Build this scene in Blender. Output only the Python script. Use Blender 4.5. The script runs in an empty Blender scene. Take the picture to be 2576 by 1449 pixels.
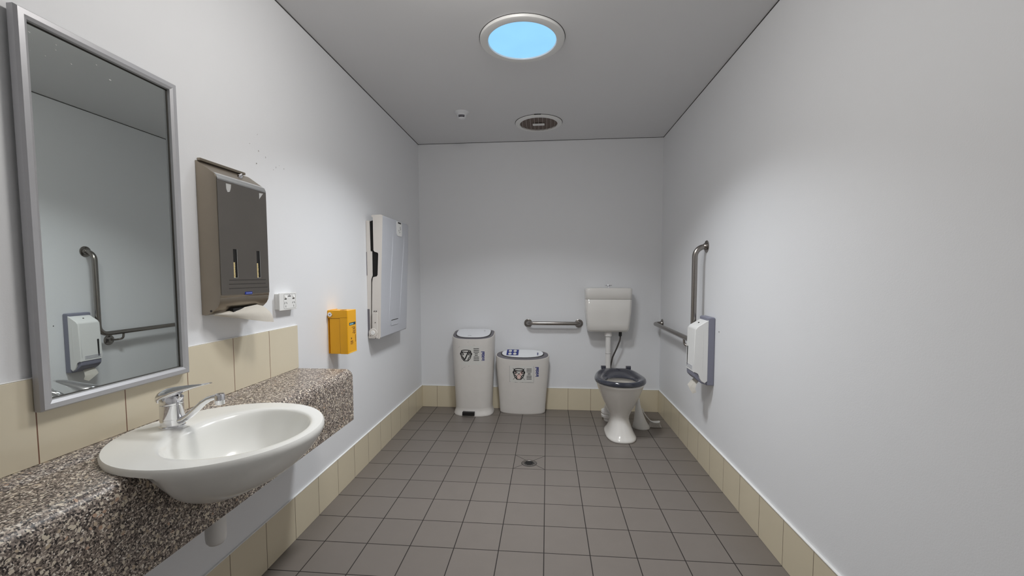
import bpy, bmesh, math, random
from mathutils import Vector, Matrix
random.seed(7)
C = bpy.context.scene.collection
PI = math.pi
XL, XR, YB, YF, H = -1.146, 0.998, 1.2, -3.15, 2.388

# ------------------------------------------------------------------ materials
def srgb(r, g, b):
    f = lambda c: c/12.92 if c <= .04045 else ((c+.055)/1.055)**2.4
    return (f(r/255), f(g/255), f(b/255), 1)

def mat(name, col, rough=.5, metal=0.0, noise=0.0, nscale=60, bump=0.0, bscale=200, coat=0.0, spec=.5):
    m = bpy.data.materials.new(name); m.use_nodes = True
    nt = m.node_tree; b = nt.nodes['Principled BSDF']
    b.inputs['Base Color'].default_value = col
    b.inputs['Roughness'].default_value = rough
    b.inputs['Metallic'].default_value = metal
    b.inputs['Specular IOR Level'].default_value = spec
    if coat:
        b.inputs['Coat Weight'].default_value = coat
        b.inputs['Coat Roughness'].default_value = .05
    tc = nt.nodes.new('ShaderNodeTexCoord')
    if noise:
        n = nt.nodes.new('ShaderNodeTexNoise'); n.inputs['Scale'].default_value = nscale
        n.inputs['Detail'].default_value = 4
        nt.links.new(tc.outputs['Object'], n.inputs['Vector'])
        mx = nt.nodes.new('ShaderNodeMix'); mx.data_type = 'RGBA'
        mx.inputs[6].default_value = tuple(c*(1-noise) for c in col[:3])+(1,)
        mx.inputs[7].default_value = tuple(min(1, c*(1+noise)) for c in col[:3])+(1,)
        nt.links.new(n.outputs['Fac'], mx.inputs[0])
        nt.links.new(mx.outputs[2], b.inputs['Base Color'])
    if bump:
        n = nt.nodes.new('ShaderNodeTexNoise'); n.inputs['Scale'].default_value = bscale
        n.inputs['Detail'].default_value = 3
        nt.links.new(tc.outputs['Object'], n.inputs['Vector'])
        bp = nt.nodes.new('ShaderNodeBump'); bp.inputs['Strength'].default_value = bump
        bp.inputs['Distance'].default_value = .002
        nt.links.new(n.outputs['Fac'], bp.inputs['Height'])
        nt.links.new(bp.outputs['Normal'], b.inputs['Normal'])
    return m

def math_node(nt, op, a, b=None, c=None):
    n = nt.nodes.new('ShaderNodeMath'); n.operation = op
    for i, v in enumerate((a, b, c)):
        if v is None: continue
        if isinstance(v, (int, float)): n.inputs[i].default_value = v
        else: nt.links.new(v, n.inputs[i])
    return n.outputs[0]

def tile_mat(name, col, grout, axes, offs, size, gw, rough, var=.06, drain=None, spec=.5, bump=.15):
    """square tiles: object-space grid along the given axes"""
    m = bpy.data.materials.new(name); m.use_nodes = True
    nt = m.node_tree; b = nt.nodes['Principled BSDF']
    tc = nt.nodes.new('ShaderNodeTexCoord'); sp = nt.nodes.new('ShaderNodeSeparateXYZ')
    nt.links.new(tc.outputs['Object'], sp.inputs[0])
    lines = None; ids = []
    for ax, off in zip(axes, offs):
        u = math_node(nt, 'DIVIDE', math_node(nt, 'SUBTRACT', sp.outputs[ax], off), size)
        fl = math_node(nt, 'FLOOR', u); ids.append(fl)
        fr = math_node(nt, 'SUBTRACT', u, fl)
        d = math_node(nt, 'ABSOLUTE', math_node(nt, 'SUBTRACT', fr, .5))
        ln = math_node(nt, 'GREATER_THAN', d, .5 - gw/size/2)
        lines = ln if lines is None else math_node(nt, 'MAXIMUM', lines, ln)
    if drain:
        cx, cy, half = drain
        dx = math_node(nt, 'ABSOLUTE', math_node(nt, 'SUBTRACT', sp.outputs[0], cx))
        dy = math_node(nt, 'ABSOLUTE', math_node(nt, 'SUBTRACT', sp.outputs[1], cy))
        on = math_node(nt, 'LESS_THAN', math_node(nt, 'ABSOLUTE', math_node(nt, 'SUBTRACT', dx, dy)), gw*.6)
        ins = math_node(nt, 'LESS_THAN', math_node(nt, 'MAXIMUM', dx, dy), half)
        lines = math_node(nt, 'MAXIMUM', lines, math_node(nt, 'MULTIPLY', on, ins))
    cv = nt.nodes.new('ShaderNodeCombineXYZ')
    for i, s in enumerate(ids): nt.links.new(s, cv.inputs[i])
    wn = nt.nodes.new('ShaderNodeTexWhiteNoise'); nt.links.new(cv.outputs[0], wn.inputs['Vector'])
    nz = nt.nodes.new('ShaderNodeTexNoise'); nz.inputs['Scale'].default_value = 9; nz.inputs['Detail'].default_value = 5
    nt.links.new(tc.outputs['Object'], nz.inputs['Vector'])
    v = math_node(nt, 'ADD', math_node(nt, 'MULTIPLY', wn.outputs['Value'], var),
                  math_node(nt, 'MULTIPLY', nz.outputs['Fac'], var*2))
    v = math_node(nt, 'ADD', v, 1-var*1.5)
    sc = nt.nodes.new('ShaderNodeVectorMath'); sc.operation = 'SCALE'
    sc.inputs[0].default_value = col[:3]; nt.links.new(v, sc.inputs['Scale'])
    mx = nt.nodes.new('ShaderNodeMix'); mx.data_type = 'RGBA'
    nt.links.new(lines, mx.inputs[0]); nt.links.new(sc.outputs[0], mx.inputs[6]); mx.inputs[7].default_value = grout
    nt.links.new(mx.outputs[2], b.inputs['Base Color'])
    b.inputs['Specular IOR Level'].default_value = spec
    nt.links.new(math_node(nt, 'ADD', math_node(nt, 'MULTIPLY', lines, .4), rough), b.inputs['Roughness'])
    bp = nt.nodes.new('ShaderNodeBump'); bp.inputs['Strength'].default_value = bump; bp.inputs['Distance'].default_value = .003
    hn = nt.nodes.new('ShaderNodeTexNoise'); hn.inputs['Scale'].default_value = 120
    nt.links.new(tc.outputs['Object'], hn.inputs['Vector'])
    hgt = math_node(nt, 'SUBTRACT', math_node(nt, 'MULTIPLY', hn.outputs['Fac'], .25), lines)
    nt.links.new(hgt, bp.inputs['Height']); nt.links.new(bp.outputs['Normal'], b.inputs['Normal'])
    return m

def granite_mat():
    m = bpy.data.materials.new('speckled_laminate'); m.use_nodes = True
    nt = m.node_tree; b = nt.nodes['Principled BSDF']
    tc = nt.nodes.new('ShaderNodeTexCoord')
    nz = nt.nodes.new('ShaderNodeTexNoise'); nz.inputs['Scale'].default_value = 90; nz.inputs['Detail'].default_value = 2
    nt.links.new(tc.outputs['Object'], nz.inputs['Vector'])
    wv = nt.nodes.new('ShaderNodeVectorMath'); wv.operation = 'MULTIPLY_ADD'
    nt.links.new(nz.outputs['Color'], wv.inputs[0]); wv.inputs[1].default_value = (.008, .008, .008)
    nt.links.new(tc.outputs['Object'], wv.inputs[2])
    def layer(scale):
        v = nt.nodes.new('ShaderNodeTexVoronoi'); v.inputs['Scale'].default_value = scale
        nt.links.new(wv.outputs[0], v.inputs['Vector'])
        sp = nt.nodes.new('ShaderNodeSeparateColor'); nt.links.new(v.outputs['Color'], sp.inputs[0])
        return v, sp
    v1, s1 = layer(330)
    r1 = nt.nodes.new('ShaderNodeValToRGB'); r1.color_ramp.interpolation = 'CONSTANT'
    st = [(0, (50, 44, 43)), (.20, (104, 94, 87)), (.44, (140, 128, 119)), (.68, (174, 161, 149)), (.84, (212, 201, 186)), (.94, (234, 227, 216))]
    e = r1.color_ramp.elements
    e[0].position = 0; e[0].color = srgb(*st[0][1]); e[1].position = st[1][0]; e[1].color = srgb(*st[1][1])
    for p, c in st[2:]:
        q = e.new(p); q.color = srgb(*c)
    nt.links.new(s1.outputs[0], r1.inputs[0])
    v2, s2 = layer(115)
    big = math_node(nt, 'MULTIPLY', math_node(nt, 'GREATER_THAN', s2.outputs[0], .83),
                    math_node(nt, 'LESS_THAN', v2.outputs['Distance'], .44))
    r2 = nt.nodes.new('ShaderNodeValToRGB'); r2.color_ramp.interpolation = 'CONSTANT'
    e = r2.color_ramp.elements
    e[0].position = 0; e[0].color = srgb(220, 209, 190); e[1].position = .7; e[1].color = srgb(192, 175, 152)
    q = e.new(.93); q.color = srgb(190, 160, 138)
    nt.links.new(s2.outputs[1], r2.inputs[0])
    mx = nt.nodes.new('ShaderNodeMix'); mx.data_type = 'RGBA'
    nt.links.new(big, mx.inputs[0]); nt.links.new(r1.outputs[0], mx.inputs[6]); nt.links.new(r2.outputs[0], mx.inputs[7])
    v3, s3 = layer(250)
    drk = math_node(nt, 'MULTIPLY', math_node(nt, 'GREATER_THAN', s3.outputs[0], .78),
                    math_node(nt, 'LESS_THAN', v3.outputs['Distance'], .42))
    m2 = nt.nodes.new('ShaderNodeMix'); m2.data_type = 'RGBA'
    nt.links.new(drk, m2.inputs[0]); nt.links.new(mx.outputs[2], m2.inputs[6]); m2.inputs[7].default_value = srgb(30, 27, 28)
    nt.links.new(m2.outputs[2], b.inputs['Base Color'])
    b.inputs['Roughness'].default_value = .4
    return m

M = {}
M['wall'] = mat('wall_paint', srgb(228, 229, 231), .55, bump=.12, bscale=260, noise=.012, nscale=3)
M['ceiling'] = mat('ceiling_paint', srgb(224, 224, 225), .8, bump=.05, bscale=200, noise=.01, nscale=3)
M['floor'] = tile_mat('grey_floor_tile', srgb(114, 107, 101), srgb(32, 26, 23), (0, 1), (0, 0), .2, .0042, .42, drain=(-.1, .1, .1), var=.05)
M['skirt_x'] = tile_mat('beige_skirting_tile_across', srgb(214, 203, 178), srgb(120, 100, 78), (0,), (0,), .2, .0028, .22, var=.02, bump=.04)
M['skirt_y'] = tile_mat('beige_skirting_tile_along', srgb(214, 203, 178), srgb(96, 80, 64), (1,), (0,), .2, .0028, .22, var=.02, bump=.04)
M['splash'] = tile_mat('beige_splash_tile', srgb(217, 207, 184), srgb(118, 82, 62), (1,), (-.735,), .2025, .0026, .2, var=.02, bump=.04)
M['sealant'] = mat('white_sealant', srgb(232, 232, 230), .4, noise=.03)
M['gap'] = mat('shadow_gap', srgb(58, 56, 54), .9, noise=.05)
M['granite'] = granite_mat()
M['ceramic'] = mat('white_vitreous_china', srgb(236, 236, 232), .2, noise=.008, nscale=8, coat=.25)
M['ceramic2'] = mat('toilet_china', srgb(222, 219, 214), .16, noise=.015, nscale=8, coat=.4)
M['chrome'] = mat('chrome', (.86, .86, .88, 1), .06, 1, noise=.02)
M['steel'] = mat('brushed_steel_tube', srgb(150, 145, 140), .27, 1, noise=.08, nscale=120)
M['cabinet_steel'] = mat('satin_stainless_lit', srgb(162, 152, 138), .40, 1, noise=.08, nscale=14, bump=.03, bscale=300)  # lighter, browner copy: warm reflection on the housing side put into the colour
M['cabinet_edge'] = mat('bright_sheet_edge', srgb(226, 226, 224), .25, 1, noise=.03)
M['cabinet_front_shaded'] = mat('satin_stainless_shaded', srgb(136, 131, 125), .40, 1, noise=.08, nscale=10, bump=.03, bscale=300)  # same steel, darker copy: the front's shade put into the colour
M['mirror'] = mat('mirror_silver', (.70, .74, .72, 1), .01, 1)
M['frame'] = mat('silver_painted_frame', srgb(184, 184, 187), .38, .35, noise=.05, nscale=30, bump=.03)
M['frame_dark'] = mat('mirror_rebate', srgb(46, 44, 38), .6, noise=.1)
M['white_plastic'] = mat('white_plastic', srgb(232, 232, 230), .35, noise=.015)
M['cream_plastic'] = mat('cream_moulded_plastic', srgb(214, 209, 203), .42, noise=.02, bump=.05)
M['bcs_front'] = mat('pale_grey_moulded_plastic', srgb(190, 192, 198), .5, noise=.02, bump=.06)
M['grey_plastic'] = mat('slate_grey_plastic', srgb(130, 131, 146), .45, noise=.03)
M['lid_grey'] = mat('dark_grey_lid_plastic', srgb(108, 105, 110), .5, noise=.03)
M['black'] = mat('black_plastic', srgb(24, 22, 22), .45, noise=.1)
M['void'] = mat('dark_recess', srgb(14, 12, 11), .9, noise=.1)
M['seat'] = mat('charcoal_gloss_seat', srgb(52, 54, 64), .12, noise=.03, coat=.5)
M['bin'] = mat('off_white_bin_plastic', srgb(212, 208, 203), .45, noise=.03, nscale=18)
M['lid_white'] = mat('white_lid_plastic', srgb(226, 227, 230), .35, noise=.02)
M['yellow'] = mat('amber_yellow_plastic', srgb(238, 172, 6), .38, noise=.03, nscale=12)
M['paper'] = mat('white_paper', srgb(236, 232, 224), .85, noise=.02, bump=.2, bscale=90)
M['towel_edge'] = mat('cream_paper_edge', srgb(226, 206, 150), .8, noise=.1)
M['label_paper'] = mat('sticker_paper', srgb(210, 209, 204), .4, noise=.01)
M['ink'] = mat('black_ink', srgb(20, 18, 20), .6, noise=.05)
M['ink_soft'] = mat('brown_ink', srgb(105, 60, 12), .6, noise=.05)
M['red_ink'] = mat('pale_red_ink', srgb(226, 196, 188), .6, noise=.02)
M['blue_ink'] = mat('navy_ink', srgb(28, 42, 122), .5, noise=.05)
M['blue_badge'] = mat('blue_badge', srgb(34, 50, 140), .4, noise=.05)
M['badge_light'] = mat('badge_lettering', srgb(150, 165, 215), .5, noise=.02)
M['teal'] = mat('teal_label', srgb(12, 62, 74), .4, noise=.05)
M['aqua'] = mat('pale_aqua_lettering', srgb(150, 205, 215), .5, noise=.02)
M['tape'] = mat('tape_residue', srgb(178, 178, 176), .6, noise=.06)
M['engrave'] = mat('engraved_line', srgb(74, 70, 67), .6, .5, noise=.05)
M['sensor_lens'] = mat('smoky_lens', srgb(92, 88, 98), .3, noise=.3, nscale=200)
M['pvc'] = mat('white_pvc_pipe', srgb(224, 222, 219), .35, noise=.02)
M['hose'] = mat('braided_hose', srgb(84, 80, 78), .4, .5, noise=.3, nscale=300)
M['bristle'] = mat('white_bristle', srgb(196, 192, 186), .7, noise=.15, nscale=400)
M['soft_line'] = mat('pale_groove', srgb(176, 177, 182), .55, noise=.02)
M['scuff'] = mat('wall_scuff', srgb(120, 114, 106), .8, noise=.1)

def emis(name, col, s, blotch=0):
    m = bpy.data.materials.new(name); m.use_nodes = True
    nt = m.node_tree; nt.nodes.clear()
    o = nt.nodes.new('ShaderNodeOutputMaterial'); e = nt.nodes.new('ShaderNodeEmission')
    e.inputs['Color'].default_value = col; e.inputs['Strength'].default_value = s
    nt.links.new(e.outputs[0], o.inputs[0])
    tc = nt.nodes.new('ShaderNodeTexCoord'); n = nt.nodes.new('ShaderNodeTexNoise')
    n.inputs['Scale'].default_value = 5
    nt.links.new(tc.outputs['Object'], n.inputs['Vector'])
    f = math_node(nt, 'ADD', math_node(nt, 'MULTIPLY', n.outputs['Fac'], blotch*s), s*(1-blotch*.5))
    nt.links.new(f, e.inputs['Strength'])
    return m

# ------------------------------------------------------------------ mesh helpers
def new(): return bmesh.new()

def wloc(o):
    v = Vector((0, 0, 0))
    while o is not None:
        v += o.location; o = o.parent
    return v

def obj(name, bm, m, parent=None, smooth=35, loc=None):
    me = bpy.data.meshes.new(name)
    bmesh.ops.recalc_face_normals(bm, faces=bm.faces)
    off = wloc(parent) if parent else Vector((0, 0, 0))
    if loc is not None: off = off + Vector(loc)
    bmesh.ops.translate(bm, verts=bm.verts, vec=-off)
    bm.to_mesh(me); bm.free()
    if smooth:
        for p in me.polygons: p.use_smooth = True
        me.set_sharp_from_angle(angle=math.radians(smooth))
    for mm in (m if isinstance(m, (list, tuple)) else [m]): me.materials.append(mm)
    o = bpy.data.objects.new(name, me); C.objects.link(o)
    if parent: o.parent = parent
    if loc is not None: o.location = loc
    if smooth and smooth <= 45:
        wn = o.modifiers.new('weighted_normal', 'WEIGHTED_NORMAL'); wn.keep_sharp = True; wn.weight = 60
    return o

def thing(name, label, cat, loc=(0, 0, 0), group=None):
    o = bpy.data.objects.new(name, None); C.objects.link(o)
    o.empty_display_size = .05
    o.location = loc; o['label'] = label; o['category'] = cat
    if group: o['group'] = group
    return o

def tag(o, label, cat, group=None):
    o['label'] = label; o['category'] = cat
    if group: o['group'] = group
    return o

def box(bm, x0, x1, y0, y1, z0, z1, r=0, seg=3):
    v = [bm.verts.new((x, y, z)) for x in (x0, x1) for y in (y0, y1) for z in (z0, z1)]
    q = [(0, 1, 3, 2), (4, 6, 7, 5), (0, 4, 5, 1), (2, 3, 7, 6), (0, 2, 6, 4), (1, 5, 7, 3)]
    fs = [bm.faces.new([v[i] for i in f]) for f in q]
    if r:
        es = {e for f in fs for e in f.edges}
        bmesh.ops.bevel(bm, geom=list(es), offset=r, segments=seg, affect='EDGES', profile=.5)
    return v

def loft(bm, rings, cap0=True, cap1=True, closed=True):
    R = [[bm.verts.new(p) for p in r] for r in rings]
    n = len(R[0])
    for a, b in zip(R, R[1:]):
        for i in range(n if closed else n-1):
            j = (i+1) % n
            bm.faces.new((a[i], a[j], b[j], b[i]))
    if cap0: bm.faces.new(list(reversed(R[0])))
    if cap1: bm.faces.new(R[-1])
    return R

def tube(bm, pts, r, seg=16, cap=True):
    pts = [Vector(p) for p in pts]
    rs = r if isinstance(r, (list, tuple)) else [r]*len(pts)
    t = (pts[1]-pts[0]).normalized()
    up = Vector((0, 0, 1)) if abs(t.z) < .9 else Vector((1, 0, 0))
    u = t.cross(up).normalized(); rings = []
    for i, p in enumerate(pts):
        if i == 0: d = pts[1]-pts[0]
        elif i == len(pts)-1: d = pts[-1]-pts[-2]
        else: d = (pts[i+1]-pts[i]).normalized()+(pts[i]-pts[i-1]).normalized()
        d.normalize()
        u = (u - d*u.dot(d)).normalized(); w = d.cross(u)
        rings.append([p+(u*math.cos(a)+w*math.sin(a))*rs[i] for a in [2*PI*k/seg for k in range(seg)]])
    loft(bm, rings, cap, cap)

def fillet(pts, r, n=7):
    pts = [Vector(p) for p in pts]; out = [pts[0]]
    last = len(pts)-2
    for i, (a, b, c) in enumerate(zip(pts, pts[1:], pts[2:]), 1):
        fa = .93 if i == 1 else .49; fc = .93 if i == last else .49
        d1 = (a-b).normalized(); d2 = (c-b).normalized()
        th = d1.angle(d2); l = min(r/math.tan(th/2), (a-b).length*fa, (c-b).length*fc)
        p, q = b+d1*l, b+d2*l
        for k in range(n+1):
            t = k/n; w1 = math.sin(th/2) if th > .2 else 1; c0, c1, c2 = (1-t)**2, 2*t*(1-t)*w1, t*t; out.append((c0*p+c1*b+c2*q)/(c0+c1+c2))
    out.append(pts[-1]); return out

def lathe(bm, cx, cy, prof, seg=32, axis='z', cap0=True, cap1=True):
    """prof: (radius, height) ; axis z, or x / y for a horizontal axis (cx,cy are the other two coordinates in order)"""
    rings = []
    for r, h in prof:
        ring = []
        for k in range(seg):
            a = 2*PI*k/seg; c, s = max(r, 1e-5)*math.cos(a), max(r, 1e-5)*math.sin(a)
            if axis == 'z': ring.append(Vector((cx+c, cy+s, h)))
            elif axis == 'x': ring.append(Vector((h, cx+c, cy+s)))
            else: ring.append(Vector((cx+c, h, cy+s)))
        rings.append(ring)
    loft(bm, rings, cap0, cap1)

def prism(bm, prof, axis, a, b, r=0, seg=2):
    """prof: 2d points in the remaining two axes in xyz order, extruded a..b along axis"""
    def P(u, v, w):
        return {'x': (w, u, v), 'y': (u, w, v), 'z': (u, v, w)}[axis]
    A = [bm.verts.new(P(u, v, a)) for u, v in prof]; B = [bm.verts.new(P(u, v, b)) for u, v in prof]
    n = len(prof); fs = [bm.faces.new(A), bm.faces.new(list(reversed(B)))]
    for i in range(n):
        j = (i+1) % n; fs.append(bm.faces.new((A[j], A[i], B[i], B[j])))
    if r:
        es = set(fs[0].edges) | set(fs[1].edges)
        bmesh.ops.bevel(bm, geom=list(es), offset=r, segments=seg, affect='EDGES', profile=.5)

def spoly(cx, cy, a, bf, bb, n=48, ef=2.4, eb=2.4):
    """super-ellipse outline: bf = half depth toward -y, bb = toward +y"""
    out = []
    for k in range(n):
        t = 2*PI*k/n; c, s = math.cos(t), math.sin(t)
        e = eb if s > 0 else ef
        x = a*math.copysign(abs(c)**(2/e), c); y = (bb if s > 0 else bf)*math.copysign(abs(s)**(2/e), s)
        out.append((cx+x, cy+y))
    return out

def rrect(x0, x1, y0, y1, r, n=5):
    out = []
    for cx, cy, a0 in ((x1-r, y1-r, 0), (x0+r, y1-r, PI/2), (x0+r, y0+r, PI), (x1-r, y0+r, 1.5*PI)):
        for k in range(n+1):
            a = a0+PI/2*k/n; out.append((cx+r*math.cos(a), cy+r*math.sin(a)))
    return out

def pieces(name, bm, m, parent=None, smooth=35):
    """one object per loose island"""
    seen = set(); out = []
    for v0 in bm.verts:
        if v0 in seen: continue
        st = [v0]; isl = []; seen.add(v0)
        while st:
            v = st.pop(); isl.append(v)
            for e in v.link_edges:
                w = e.other_vert(v)
                if w not in seen: seen.add(w); st.append(w)
        nb = new(); mp = {v: nb.verts.new(v.co) for v in isl}
        for f in {f for v in isl for f in v.link_faces}: nb.faces.new([mp[v] for v in f.verts])
        out.append(obj(name, nb, m, parent, smooth))
    bm.free(); return out

def smooth01(t):
    t = max(0, min(1, t)); return t*t*(3-2*t)

def struct(o):
    o['kind'] = 'structure'; return o

def text_mesh(s, size, width_scale=1.0, bold=0.0):
    """flat letter geometry, returned as a list of (verts, faces) in the xy plane, left-bottom at the origin"""
    cu = bpy.data.curves.new('t', 'FONT'); cu.body = s; cu.size = size; cu.offset = bold
    cu.resolution_u = 3
    ob = bpy.data.objects.new('t', cu)
    C.objects.link(ob)
    dg = bpy.context.evaluated_depsgraph_get()
    me = bpy.data.meshes.new_from_object(ob.evaluated_get(dg))
    V = [(v.co.x*width_scale, v.co.y) for v in me.vertices]; F = [tuple(p.vertices) for p in me.polygons]
    bpy.data.objects.remove(ob); bpy.data.curves.remove(cu); bpy.data.meshes.remove(me)
    x0 = min(v[0] for v in V); y0 = min(v[1] for v in V)
    return [(x-x0, y-y0) for x, y in V], F

def stamp(bm, VF, f):
    """put flat 2-d geometry into 3-d through the mapping f(u,v)"""
    V, F = VF
    vs = [bm.verts.new(f(u, v)) for u, v in V]
    for p in F:
        try: bm.faces.new([vs[i] for i in p])
        except ValueError: pass

def ribbon(pts, w, closed=False):
    """flat 2-d stroke as (V,F)"""
    n = len(pts); V = []; F = []
    for i, p in enumerate(pts):
        a = pts[(i-1) % n] if (closed or i > 0) else p
        b = pts[(i+1) % n] if (closed or i < n-1) else p
        d = Vector((b[0]-a[0], b[1]-a[1])).normalized(); nn = Vector((-d.y, d.x))*w/2
        V += [(p[0]+nn.x, p[1]+nn.y), (p[0]-nn.x, p[1]-nn.y)]
    for i in range(n if closed else n-1):
        j = (i+1) % n; F.append((2*i, 2*i+1, 2*j+1, 2*j))
    return V, F

def grid2(x0, x1, y0, y1, nx=8, ny=4):
    V = [(x0+(x1-x0)*i/nx, y0+(y1-y0)*j/ny) for j in range(ny+1) for i in range(nx+1)]
    F = [(j*(nx+1)+i, j*(nx+1)+i+1, (j+1)*(nx+1)+i+1, (j+1)*(nx+1)+i) for j in range(ny) for i in range(nx)]
    return V, F

# ------------------------------------------------------------------ room shell
bm = new(); box(bm, XL-.1, XR+.1, YF-.1, YB+.1, -.1, 0); struct(obj('floor', bm, M['floor'], smooth=0))
bm = new(); box(bm, XL-.1, XR+.1, YF-.1, YB+.1, H, H+.1); struct(obj('ceiling', bm, M['ceiling'], smooth=0))
bm = new(); box(bm, XL-.1, XL, YF, YB, 0, H); WL = struct(obj('wall_left', bm, M['wall'], smooth=0))
bm = new(); box(bm, XR, XR+.1, YF, YB, 0, H); WR = struct(obj('wall_right', bm, M['wall'], smooth=0))
bm = new(); box(bm, XL-.1, XR+.1, YB, YB+.1, 0, H); struct(obj('wall_back', bm, M['wall'], smooth=0))
bm = new(); box(bm, XL-.1, XR+.1, YF-.1, YF, 0, H); struct(obj('wall_front', bm, M['wall'], smooth=0))
# skirting tiles with a bead of sealant on top
T = .008
bm = new(); box(bm, XL, XL+T, YF, YB, 0, .2, .0015, 1); s = struct(obj('baseboard_left', bm, M['skirt_y'], smooth=0))
bm = new(); box(bm, XL, XL+T+.001, YF, YB-T, .2, .2035, .001, 1); obj('sealant_bead', bm, M['sealant'], s)
bm = new(); box(bm, XR-T, XR, YF, YB, 0, .2, .0015, 1); s = struct(obj('baseboard_right', bm, M['skirt_y'], smooth=0))
bm = new(); box(bm, XR-T-.003, XR, YF, YB-T, .2, .207, .002, 1); obj('sealant_bead', bm, M['sealant'], s)
bm = new(); box(bm, XL+T, XR-T, YB-T, YB, 0, .197, .0015, 1); s = struct(obj('baseboard_back', bm, M['skirt_x'], smooth=0))
bm = new(); box(bm, XL+T, XR-T, YB-T-.001, YB, .197, .201, .001, 1); obj('sealant_bead', bm, M['sealant'], s)
# shadow gap round the ceiling
g = .0045
bm = new(); box(bm, XL, XL+.002, YF, YB, H-g, H); struct(obj('trim_1', bm, M['gap'], smooth=0))
bm = new(); box(bm, XR-.002, XR, YF, YB, H-g, H); struct(obj('trim_2', bm, M['gap'], smooth=0))
bm = new(); box(bm, XL+.002, XR-.002, YB-.002, YB, H-g*.7, H); struct(obj('trim_3', bm, M['gap'], smooth=0))
# splashback tiles above the counter
bm = new(); box(bm, XL, XL+T, YF+.2, -.735, .787, .985, .0015, 1)
s = struct(obj('trim_4', bm, M['splash'], smooth=0))
bm = new(); box(bm, XL, XL+T, YF+.2, -.735, .985, .9875, .001, 1); obj('sealant_bead', bm, M['sealant'], s)
# scuffs and a screw hole on the paint
bm = new()
for y, z, dy, dz in ((-.954, 1.779, .006, .001), (-.95, 1.715, .003, .006), (-.965, 1.662, .004, .005), (-.908, 1.701, .002, .007),
                     (-.842, 1.677, .007, .002), (-.787, 1.684, .003, .004), (-.82, 1.69, .002, .002), (-1.0, 1.73, .002, .003),
                     (-.86, 1.663, .003, .002)):
    a = random.uniform(0, PI); vs = []
    for k in range(6):
        t = 2*PI*k/6; u, v = dy*.6*math.cos(t), dz*.6*math.sin(t)
        vs.append(bm.verts.new((XL+.0006, y+u*math.cos(a)-v*math.sin(a), z+u*math.sin(a)+v*math.cos(a))))
    bm.faces.new(vs)
pieces('scuff_mark', bm, M['scuff'], WL, smooth=0)
bm = new(); lathe(bm, -.07, .885, [(.0035, XR-.0008), (.0035, XR)], 10, 'x'); obj('screw_hole', bm, M['void'], WR)

# ------------------------------------------------------------------ mirror
t = thing('wall_mirror', 'tall rectangular wall mirror in a silver painted frame above the speckled counter', 'mirror', (XL+.014, -1.5545, 1.352))
Y0, Y1, Z0, Z1 = -1.752, -1.357, .909, 1.795
xb, xf, xg = XL+.011, XL+.032, XL+.018
def ringrect(x, i): return [(x, Y0+i, Z0+i), (x, Y1-i, Z0+i), (x, Y1-i, Z1-i), (x, Y0+i, Z1-i)]
bm = new()
loft(bm, [ringrect(xb, .0), ringrect(xf-.006, 0), ringrect(xf, .004), ringrect(xf, .015), ringrect(xf-.004, .022), ringrect(xf-.012, .0235), ringrect(xb, .0235)], False, False)
bm2 = bm
obj('frame', bm, M['frame'], t, smooth=20)
bm = new(); loft(bm, [ringrect(xf-.011, .0232), ringrect(xg+.0005, .0262), ringrect(xg+.0005, .020)], False, False); obj('rebate_strip', bm, M['frame_dark'], t, smooth=20)
bm = new(); box(bm, xb, xg, Y0+.018, Y1-.018, Z0+.018, Z1-.018); gl = obj('mirror_glass', bm, M['mirror'], t, smooth=0)
bm = new()
for k in range(9):
    y = Y0+.03+.19*random.random()**1.5; z = Z1-.04-.05*random.random(); a = random.uniform(-.3, .3); l = random.uniform(.0006, .004)
    vs = [bm.verts.new((xg+.0004, y+l*math.cos(a+q)*(1 if q in (0, PI) else .35), z+l*.5*math.sin(a+q))) for q in (0, PI/2, PI, 1.5*PI)]; bm.faces.new(vs)
pieces('water_mark', bm, M['tape'], gl, smooth=0)

# ------------------------------------------------------------------ paper towel dispenser
t = thing('paper_towel_dispenser', 'large stainless steel paper towel dispenser on the wall right of the mirror', 'dispenser', (XL, -1.14, 1.08))
ya, yb_ = -1.266, -1.018
XFc = -1.075
side = [(XL, 1.083), (-1.134, 1.081), (-1.118, 1.086), (-1.1, 1.098), (-1.086, 1.111), (-1.079, 1.124), (-1.077, 1.136), (-1.078, 1.141), (XFc, 1.145), (XFc, 1.54), (-1.078, 1.549), (-1.086, 1.556), (-1.14, 1.594), (XL, 1.597)]
bm = new(); prism(bm, side, 'y', ya, yb_, .0015, 2)
hous = obj('housing', bm, M['cabinet_steel'], t, smooth=25)
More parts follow.
